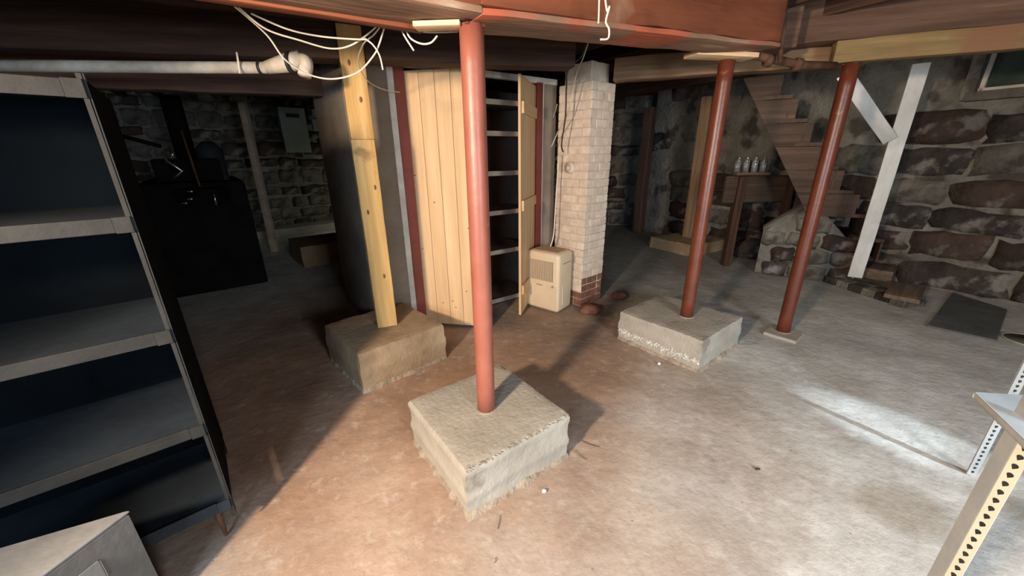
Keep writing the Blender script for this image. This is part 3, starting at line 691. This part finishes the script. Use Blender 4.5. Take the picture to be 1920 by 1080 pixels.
# ------------------------------------------------------------------ right slotted-angle shelving
t = thing('slotted_shelving', (1.15, .60, 0), 'cream slotted-angle steel shelving with pale shelf corner at bottom right', 'shelving')
pp = at(1909, 830, .64); PX = Vector((pp.x, pp.y, 0))
e1 = Vector((.82, .30, 0)).normalized()        # cream flange direction
view = Vector((PX.x, PX.y, 0)).normalized(); side = Vector((view.y, -view.x, 0))
e1 = (side * .96 - view * .28).normalized(); e2 = (side * -.62 + view * .78).normalized()
def flange(name, base, d, wd, mat, z0, z1, holes=True, par=None, pitch=.0245, hx=None):
    f = Matrix((d, d.cross(cz), cz)).transposed().to_4x4(); f.translation = base
    o = link(name, mesh(boxbm(wd, .0025, z1 - z0, bev=.0005, c=(wd / 2, 0, (z0 + z1) / 2))), M[mat], f, par)
    if holes:
        z = z0 + .02; i = 0
        bm = bmesh.new()
        for a in range(9):
            pass
        pts = [(.0065 * math.cos(a), .0065 * math.sin(a)) for a in [math.radians(20 + 280 / 9 * i + 30) for i in range(10)]]
        pts = [(.0052 * math.cos(math.radians(q)), .0052 * math.sin(math.radians(q)) + .002) for q in range(-20, 201, 20)] + [(-.0024, -.004), (0, -.008), (.0024, -.004)]
        lo = [bm.verts.new((x, -.0018, y)) for x, y in pts]; hi = [bm.verts.new((x, .0018, y)) for x, y in pts]
        bm.faces.new(lo); bm.faces.new(hi)
        for i in range(len(pts)): bm.faces.new((lo[i], lo[(i + 1) % len(pts)], hi[(i + 1) % len(pts)], hi[i]))
        me = mesh(bm); pr = None
        while z < z1 - .02:
            mw = f @ Matrix.Translation((hx or wd / 2, 0, z)) @ Matrix.Rotation(.15, 4, 'Y')
            if pr is None: pr = link('slot', me, M['hole'], mw, o)
            else: clone(pr, mw, o)
            z += pitch
    return o
flange('upright_flange', PX, e1, .0235, 'cream', 0, 1.9, True, t)
flange('rear_flange', PX + e2 * .001, e2, .036, 'greysteel', 0, 1.9, False, t)
shc = [P(1830, 735, .96), P(1926, 741, .96)]; q3 = P(1895, 797, .96)
d1 = (shc[1] - shc[0]).normalized(); d2 = (q3 - shc[0]).normalized(); s0 = shc[0]
sp = [s0, s0 + d1 * .60, s0 + d1 * .60 + d2 * .6, s0 + d2 * .6]
bm = bmesh.new(); lo = [bm.verts.new((p.x, p.y, .956)) for p in sp]; hi = [bm.verts.new((p.x, p.y, .96)) for p in sp]
bm.faces.new(lo); bm.faces.new(hi)
for i in range(4): bm.faces.new((lo[i], lo[(i + 1) % 4], hi[(i + 1) % 4], hi[i]))
link('shelf', mesh(bm), M['tintedsteel'], None, t)
beam('shelf_lip', s0 + Vector((0, 0, -.009)), s0 + d2 * .6 + Vector((0, 0, -.009)), .003, .014, M['greysteel'], t)
# gusset panel between the uprights
beam('gusset', PX + e1 * .042 + cz * .895, PX + e1 * .042 + e1 * .5 + cz * .84, .003, .07, M['cream'], t)
# second upright further along
PX2 = P(1812, 888, 0)
flange('upright_flange', PX2, (side * .9 + view * .4).normalized(), .030, 'greysteel', 0, 1.9, True, t)
flange('rear_flange', PX2 + Vector((0, .003, 0)), (side * .5 + view * .87).normalized(), .045, 'greysteel', 0, 1.9, False, t)

# ------------------------------------------------------------------ staircase
s0_, s9 = Vector((4.42, 3.82, .08)), Vector((3.00, 4.72, 2.36)); sd = (s9 - s0_) / 9
shz = Vector((sd.x, sd.y, 0)); sn = Vector((-shz.y, shz.x, 0)).normalized(); sn = -sn if sn.dot(Vector((1, .8, 0))) < 0 else sn
run = shz.normalized()
t = thing('staircase', (4.3, 4.2, 0), 'old steep wooden basement stairs against the rubble wall', 'stairs')
for k in range(2, 9):
    c = s0_ + sd * k; ln = .48 + .083 * k
    a = c + run * .14 - cz * .02
    tw = .27
    beam('tread', a, a + sn * ln, tw, .04, M['rottenboard'] if k < 2 else M['stairwood'], t, jit=.003)
    if k > 0:
        a = c - run * .0 + run * .02 - cz * (.04 + .105)
        frac = .55 if k > 3 else 1.0
        beam('riser', a, a + sn * ln * frac, .02, .20, M['stairwood'], t)
fs = frame((s0_.x, s0_.y, 0), (s9.x, s9.y, 0)); rr_ = shz.length; zr = sd.z
for k in range(3, 9):
    # side boards: each row reaches from the riser back to the sloping underside
    z0, z1 = .08 + zr * k - .04, .08 + zr * (k + 1) - .045
    xr = rr_ * k + .13
    def under(z): return max(xr + .03, (z - .35) * .60 + .50 + .34) 
    bm = bmesh.new()
    ps = [(xr, z0), (under(z0), z0), (under(z1), z1), (xr, z1)]
    a1 = [bm.verts.new((x, -.03, z)) for x, z in ps]; a2 = [bm.verts.new((x, -.005, z)) for x, z in ps]
    bm.faces.new(a1); bm.faces.new(a2)
    for i in range(4): bm.faces.new((a1[i], a1[(i + 1) % 4], a2[(i + 1) % 4], a2[i]))
    link('side_board', mesh(bm), M['stairwood'], fs, t)
# masonry under the lower steps: lumps as single stones
grp = 'rubble stones under the stairs'
rn = random.Random(21)
tm = thing('stair_base', (3.9, 4.5, 0), 'rough whitewashed rubble masonry under the lower stairs', 'masonry')
bm = bmesh.new()
base_pts = [s0_ + sd * 0 , s0_ + sd * 1.5, s0_ + sd * 3.0, s0_ + sd * 4.5]
fA = s0_ + sn * .16 + run * .50; fA.z = 0; fB = fA + run * 1.0
ff = frame(fA, fB)
nx, nz = 14, 9
def base_top(x): return min(.95, .36 + x * 1.05) if x < .55 else max(.4, .95 - (x - .55) * .9)
g = {}
for i in range(nx + 1):
    for k in range(nz + 1):
        x = 1.0 * i / nx; zt = base_top(x)
        p = Vector((x, noise.noise(Vector((x * 4, k * .7, 1))) * .05, zt * k / nz)); g[i, k] = bm.verts.new(p)
for i in range(nx):
    for k in range(nz): bm.faces.new((g[i, k], g[i + 1, k], g[i + 1, k + 1], g[i, k + 1]))
top = [bm.verts.new(g[i, nz].co + Vector((0, -.5, 0))) for i in range(nx + 1)]
for i in range(nx): bm.faces.new((g[i, nz], g[i + 1, nz], top[i + 1], top[i]))
link('mortar_bed', mesh(bm, True), M['mortar'], ff, tm)
x = .02
for row in range(5):
    z = row * .19 + .09; x = .02
    while x < .85:
        wd = rn.uniform(.2, .42); zt = base_top(x + wd / 2)
        if z + .05 < zt:
            me = stone_mesh(wd - .03, .17, .07, rn)
            link('stone', me, M[rn.choice(['stonepale', 'stonepale', 'stone', 'stonered'])], ff @ Matrix.Translation((x + wd / 2, .0, z)) @ Matrix.Rotation(math.pi, 4, 'Z') @ Matrix.Rotation(rn.uniform(-.12, .12), 4, 'Y'), tm)
        x += wd
# bottom landing: stone kerb and two damp boards
l0, l1 = P(1545, 528, 0), P(1695, 578, 0)
kd = (l1 - l0).normalized(); kn = Vector((-kd.y, kd.x, 0))
t2 = thing('stone_kerb', l0[:], 'low rough stone kerb along the floor before the stairs', 'kerb')
for i in range(6):
    L6 = (l1 - l0).length / 6
    link('stone', mesh(boxbm(L6 - .01, .26, .085, (4, 4, 2), .022, .01, (L6 / 2, .13, .03)), True), M[['stone', 'stonepale'][i % 2]], frame(l0 + kd * L6 * i, l0 + kd * L6 * (i + 1)), t2)
a = P(1690, 560, .10); tag(beam('board', a, a + az(50) * .62, .26, .04, M['rottenboard'], None, jit=.004), 'lowest damp dark board on the stone kerb at the stair foot', 'board')
a = P(1646, 506, .20); tag(beam('board', a, a + az(50) * .40, .27, .12, M['rottenboard'], None, jit=.004, off=(0, -.06)), 'rust-brown ended thick board beside the white brace foot', 'board')
c4 = [P(1738, 612), P(1868, 640), P(1888, 582), P(1785, 550)]
t3 = quad_prism('flagstone', c4, -.01, .012, 'slab', None); tag(t3, 'dark flat flagstone in the floor along the right wall', 'flagstone')
dr_ = P(1932, 640); t4 = thing('floor_ring', dr_[:], 'round pale-rimmed patch in the floor at the right edge by the flagstone', 'drain cover')
tube('rim', [dr_ + Vector((.15 * math.cos(q), .15 * math.sin(q), .003)) for q in [2 * math.pi * i / 28 for i in range(29)]], .007, M['block'], t4, 6, org=dr_)
tube('disc', [dr_ + Vector((0, 0, -.004)), dr_ + Vector((0, 0, .004))], .145, M['slab'], t4, 28)
# jars on a ledge under the stairs
la = at(1375, 326, 5.1)
lg = beam('ledge_board', la, la + Vector((.45, .02, 0)), .16, .035, M['brownwood'], None, jit=.002); tag(lg, 'dark ledge board under the stairs carrying glass jars', 'shelf')
for i, nm in enumerate(('leftmost clear glass jar on the ledge under the stairs', 'second clear glass jar from left under the stairs', 'third clear glass jar from left under the stairs', 'rightmost clear glass jar on the ledge under the stairs')):
    c = la + Vector((.04 + i * .11, 0, .0195))
    j = tag(tube('glass_jar', [c, c + cz * .13, c + cz * .15, c + cz * .17], [.035, .035, .024, .024], M['jar'], None, 14), nm, 'jar')
    tube('lid', [c + cz * .17, c + cz * .185], .027, M['shiny'], j, 12)
wa = la + Vector((-.1, .22, 0)); wa.z = 0
tb = thing('low_bench', (3.2, 5.6, 0), 'dark wooden bench wall under the stairs below the jars', 'bench')
beam('panel', Vector((la.x - .1, la.y - .02, la.z - .20)), Vector((la.x + .95, la.y + .15, la.z - .20)), .04, .34, M['stairwood'], tb, jit=.003)
beam('leg', Vector((la.x + .12, la.y, 0)), Vector((la.x + .12, la.y, la.z - .03)), .10, .10, M['darkwood'], tb, up=(0, 1, 0))
beam('leg', Vector((la.x + .85, la.y + .1, 0)), Vector((la.x + .85, la.y + .1, la.z - .03)), .08, .08, M['darkwood'], tb, up=(0, 1, 0))
for i, (px, py, r, mt) in enumerate(((1405, 482, .20, 'stone'), (1446, 490, .16, 'stonepale'), (1474, 500, .13, 'stone'), (1380, 466, .18, 'stone'))):
    rock('boulder', P(px, py), r, mt, ['big dark boulder on the floor under the stairs', 'pale boulder on the floor under the stairs', 'dark boulder on the floor just left of the stair base', 'farthest dark boulder behind the middle red post'][i], 'boulder', (1, .8, 1.0), i * 5)

# ------------------------------------------------------------------ pipes and cables
t = thing('drain_pipe', (-2.55, 2.18, 1.95), 'grey-white wrapped pipe hung under the beams at upper left', 'pipe')
pe = at(500, 127, 2.25)
tube('pipe', [at(-60, 124, 2.16), at(120, 124, 2.18), at(300, 126, 2.22), pe], .028, M['whitepipe'], t, 16)
tube('reducer', [pe, at(540, 118, 2.26), at(566, 112, 2.28)], [.030, .045, .045], M['whitepipe'], t, 16)
tube('elbow', spline([at(556, 112, 2.28), at(574, 116, 2.24), at(571, 141, 2.2)], 5), .032, M['whitepipe'], t, 16)
for u_, v_ in ((490, 127), (545, 118)): tube('clamp', [at(u_, v_, 2.25) - Vector((.006, 0, 0)), at(u_, v_, 2.25) + Vector((.006, 0, 0))], .036 if u_ < 500 else .052, M['blackplastic'], t, 16)
tube('hanger', [at(444, 98, 2.20), at(450, 138, 2.20)], .005, M['cable'], t, 6)

def cable(pts, label, mat='cable', r=.0035, name='cable', grp=None):
    return tag(tube(name, spline([at(*p) for p in pts], 8), r, M[mat], None, 6), label, 'cable', grp)
cable([(447, 14, 1.5), (500, 55, 1.6), (560, 75, 1.7), (620, 91, 1.8), (660, 84, 1.85), (700, 55, 1.8), (712, 38, 1.75)], 'cream cable sagging lower of two between girder and knotty wood post')
cable([(470, 25, 1.55), (540, 55, 1.65), (600, 68, 1.75), (655, 73, 1.8), (685, 74, 1.8)], 'cream cable sagging higher of the two left of the wood post')
cable([(440, 12, 1.5), (500, 65, 1.65), (535, 112, 1.75), (580, 140, 1.85), (625, 148, 1.9), (670, 136, 1.9), (700, 105, 1.85), (712, 80, 1.8), (722, 45, 1.75)], 'longest cream cable sweeping across the elbow of the white pipe')
cable([(738, 38, 1.75), (718, 45, 1.8), (700, 66, 1.85), (680, 85, 2.0), (672, 120, 2.3), (690, 152, 2.6), (720, 168, 2.9), (750, 173, 3.18)], 'cream cable looping from the girder down to the closet jamb')
cable([(684, 72, 1.8), (700, 85, 1.8), (712, 105, 1.8), (718, 131, 1.8)], 'short cream cable end curling down beside the wood post top')
cable([(745, 42, 1.72), (760, 70, 1.7), (776, 95, 1.7)], 'cream cable end hanging straight, left of the nearest red post')
cable([(742, 41, 1.74), (765, 52, 1.72), (800, 60, 1.72), (858, 59, 1.76)], 'cream cable running from the girder to the top of the nearest red post')
cable([(760, 54, 1.7), (770, 72, 1.7), (790, 82, 1.7), (808, 80, 1.7), (820, 67, 1.7)], 'small cream cable hook curling up left of the nearest red post')
cable([(1124, -30, 1.6), (1123, 20, 1.6), (1122, 44, 1.6)], 'straight cream wire end hanging in front of the red girder', r=.003, name='wire')
cable([(1133, -20, 1.62), (1138, 20, 1.62), (1143, 12, 1.62), (1136, 40, 1.62), (1142, 55, 1.62), (1140, 72, 1.62), (1126, 74, 1.60)], 'twisted white wire hooked at its end, in front of the red girder', r=.0036, name='wire')
cable([(1100, 82, 3.2), (1090, 105, 3.3), (1065, 132, 3.35), (1062, 165, 3.5), (1060, 220, 3.55), (1053, 270, 3.6), (1056, 285, 3.65)], 'dark cable running down the chimney to the flue collar', 'cabledark', .007)
cable([(1103, 80, 3.2), (1092, 112, 3.25), (1085, 125, 3.4), (1078, 150, 3.46), (1065, 210, 3.55), (1045, 250, 3.7), (1034, 275, 3.75)], 'thin pale cable crossing the chimney face beside the dark one', 'whitepipe', .005)
cable([(1048, 290, 3.75), (1042, 380, 3.72), (1038, 440, 3.70), (1032, 462, 3.72)], 'white cable hanging along the left chimney edge to the dehumidifier', 'trim', .007)
cable([(1045, 195, 4.0), (1036, 225, 4.1), (1025, 245, 4.2), (1010, 252, 4.25)], 'pale cable end poking out in the dark gap beside the closet', 'whitepipe', .006)
t = thing('iron_pipe', at(1400, 112, 2.75)[:], 'rusty iron pipe with elbows under the beam stub between red posts', 'pipe')
tube('pipe', [at(1398, 100, 2.75), at(1445, 110, 2.8), at(1500, 122, 2.85), at(1565, 124, 2.9)], .026, M['rustpipe'], t, 12)
tube('riser_pipe', [at(1462, 118, 2.72), at(1468, 60, 2.72), at(1475, -20, 2.72)], .014, M['rustpipe'], t, 10)
tube('fitting', [at(1436, 112, 2.79), at(1446, 114, 2.79)], .038, M['rustpipe'], t, 12)
tube('fitting', [at(1490, 120, 2.84), at(1500, 122, 2.84)], .038, M['rustpipe'], t, 12)

# ------------------------------------------------------------------ far left: boiler, tank, panel
bo = Vector((-3.75, 4.75, 0))
t = thing('boiler', bo[:], 'black boiler with bright pipes in the dark left corner', 'boiler')
box('casing', (-4.0, 4.9, 0), 1.7, .95, 1.25, -38, M['black'], t, bev=.03)
box('draft_hood', (-4.0, 4.9, 1.25), 1.2, .6, .25, -38, M['black'], t, bev=.03)
tube('flue_pipe', [(-4.0, 4.9, 1.5), (-4.0, 4.9, 2.2)], .10, M['black'], t, 16)
yb = 3.95
tube('supply_pipe', [at(190, 248, yb), at(222, 254, yb)], .022, M['shiny'], t, 10)
tube('supply_pipe', [at(222, 254, yb), at(255, 262, yb), at(300, 274, yb)], .020, M['black'], t, 10)
tube('return_pipe', [at(306, 284, yb), at(313, 302, yb), at(342, 321, yb), at(326, 334, yb)], .014, M['shiny'], t, 10)
tube('valve', [at(323, 284, yb), at(324, 297, yb)], .018, M['shiny'], t, 10)
b1_ = at(310, 372, yb)
link('burner', mesh(boxbm(.46, .2, .16, bev=.02)), M['black'], Matrix.Translation(b1_ + Vector((.2, .25, 0))), t)
for q_ in ((355, 359), (355, 373), (345, 381)): tube('fitting', [at(q_[0] - 5, q_[1], yb), at(q_[0] + 6, q_[1], yb)], .010, M['shiny'], t, 8)
tube('gauge_pipe', [at(340, 245, yb), at(355, 290, yb), at(375, 350, yb)], .010, M['rustpipe'], t, 8)
tube('handle', [at(401, 364, yb), at(406, 384, yb)], .010, M['shiny'], t, 8)
t = thing('pressure_tank', (-3.55, 5.0, 0), 'slim dark blue cylindrical tank beside the black boiler', 'tank')
ta, tb_ = at(400, 265, 4.7), at(430, 425, 4.7)
tube('shell', [Vector((tb_.x, 4.7, tb_.z - .05)), Vector((tb_.x, 4.7, tb_.z)), Vector((tb_.x, 4.7, ta.z - .08)), Vector((tb_.x, 4.7, ta.z))], [.07, .13, .13, .05], M['bluetank'], t, 24)
tube('stand', [Vector((tb_.x, 4.7, 0)), Vector((tb_.x, 4.7, tb_.z - .05))], .05, M['black'], t, 12)
link('label_tag', mesh(boxbm(.09, .01, .12, bev=.003)), M['panelgrey'], Matrix.Translation(at(440, 437, 4.55)), t)

LA, LB = Vector((-7.4, 5.8, 0)), Vector((-3.3, 9.5, 0)); ld = (LB - LA).normalized(); ln_ = Vector((ld.y, -ld.x, 0))
def on_left_wall(u, v, off=.22):
    d = _F * FPX + _R * (u - 960) + _D * (v - 540); q = LA + ln_ * off; tt = (q.dot(ln_)) / (d.x * ln_.x + d.y * ln_.y)
    return Vector((0, 0, CAMH)) + d * tt
pa, pb_ = on_left_wall(535, 286), on_left_wall(583, 286); pt = on_left_wall(535, 202)
azl = math.degrees(math.atan2(ld.x, ld.y))
t = thing('electric_panel', ((pa + pb_) / 2)[:], 'grey electric panel box on the far left rubble wall', 'electric panel')
pw_ = (pb_ - pa).length; ph = pw_ * 1.75
box('cabinet', ((pa + pb_) / 2)[:], pw_, .16, ph, azl, M['panelgrey'], t, bev=.012)
box('nameplate', ((pa + pb_) / 2 + ln_ * .08 + cz * ph * .78)[:], pw_ * .5, .02, .07, azl, M['blackplastic'], t)
for i, (u_, v0, v1_) in enumerate(((592, 205, 218), (594, 224, 246))):
    q_ = on_left_wall(u_, v1_); q2_ = on_left_wall(u_, v0)
    bx = thing('junction_box', q_[:], ['upper small grey junction box right of the electric panel', 'lower small grey junction box right of the electric panel'][i], 'junction box')
    box('casing', q_[:], .14, .10, max(.08, min(q2_.z, 2.45) - q_.z), azl, M['panelgrey'], bx, bev=.008)
tag(tube('conduit', spline([on_left_wall(595, 250, .06), on_left_wall(600, 270, .06), on_left_wall(612, 276, .06), on_left_wall(617, 262, .06), on_left_wall(616, 215, .06)], 6), .018, M['cabledark'], None, 8), 'dark conduit looping below the junction boxes on the far left wall', 'conduit')
kb = box('kerb_ledge', ((LA + LB) / 2 + ld * .5 + ln_ * .38)[:], 4.2, .55, .15, azl, M['block'], None, (30, 4, 2), .02, .01)
tag(kb, 'low pale concrete ledge along the far left rubble wall', 'ledge')

# ------------------------------------------------------------------ small debris on the floor
rock('pebble', P(1020, 922), .011, 'efflo', 'small white chip on the floor right of the nearest block', 'debris', (1, .8, .9), 1)
rock('pebble', P(1236, 683), .012, 'efflo', 'small white chip on the floor before the salt-crusted block', 'debris', (1, .8, .9), 4)
rock('pebble', P(1420, 880), .010, 'stone', 'small dark chip on the bare floor at right', 'debris', (1.3, .6, .6), 6)
def twig(pts, label):
    tag(tube('twig', spline([P(u_, v_, .004) for u_, v_ in pts], 5), .0013, M['rustpipe'], None, 5), label, 'twig')
twig([(1090, 826), (1105, 833), (1124, 838)], 'thin curved twig on the floor right of the nearest block, upper one')
twig([(1078, 845), (1090, 856), (1099, 862)], 'thin straight twig touching the floor by the right corner of the nearest block')
twig([(938, 965), (936, 980), (933, 992)], 'thin twig on the floor in front of the nearest block')
twig([(928, 1046), (930, 1050), (926, 1056)], 'tiny twig near the bottom edge of the picture')

# repeats of one kind share a group
GR = {'steel_post': 'red painted steel posts', 'concrete_footing': 'concrete blocks under the posts', 'timber_post': 'plain wood posts', 'glass_jar': 'glass jars on the ledge under the stairs',
      'boulder': 'boulders under the stairs', 'cable': 'loose cables hung from the beams', 'wire': 'wires hanging before the red girder', 'shim': 'pale wood shims on the post tops',
      'twig': 'twigs on the floor', 'pebble': 'small chips on the floor', 'rock': 'stones by the chimney foot', 'board': 'boards at the stair foot', 'junction_box': 'junction boxes by the electric panel'}
for o in COL.objects:
    if o.parent is None and o.name.split('.')[0] in GR and 'label' in o: o['group'] = GR[o.name.split('.')[0]]
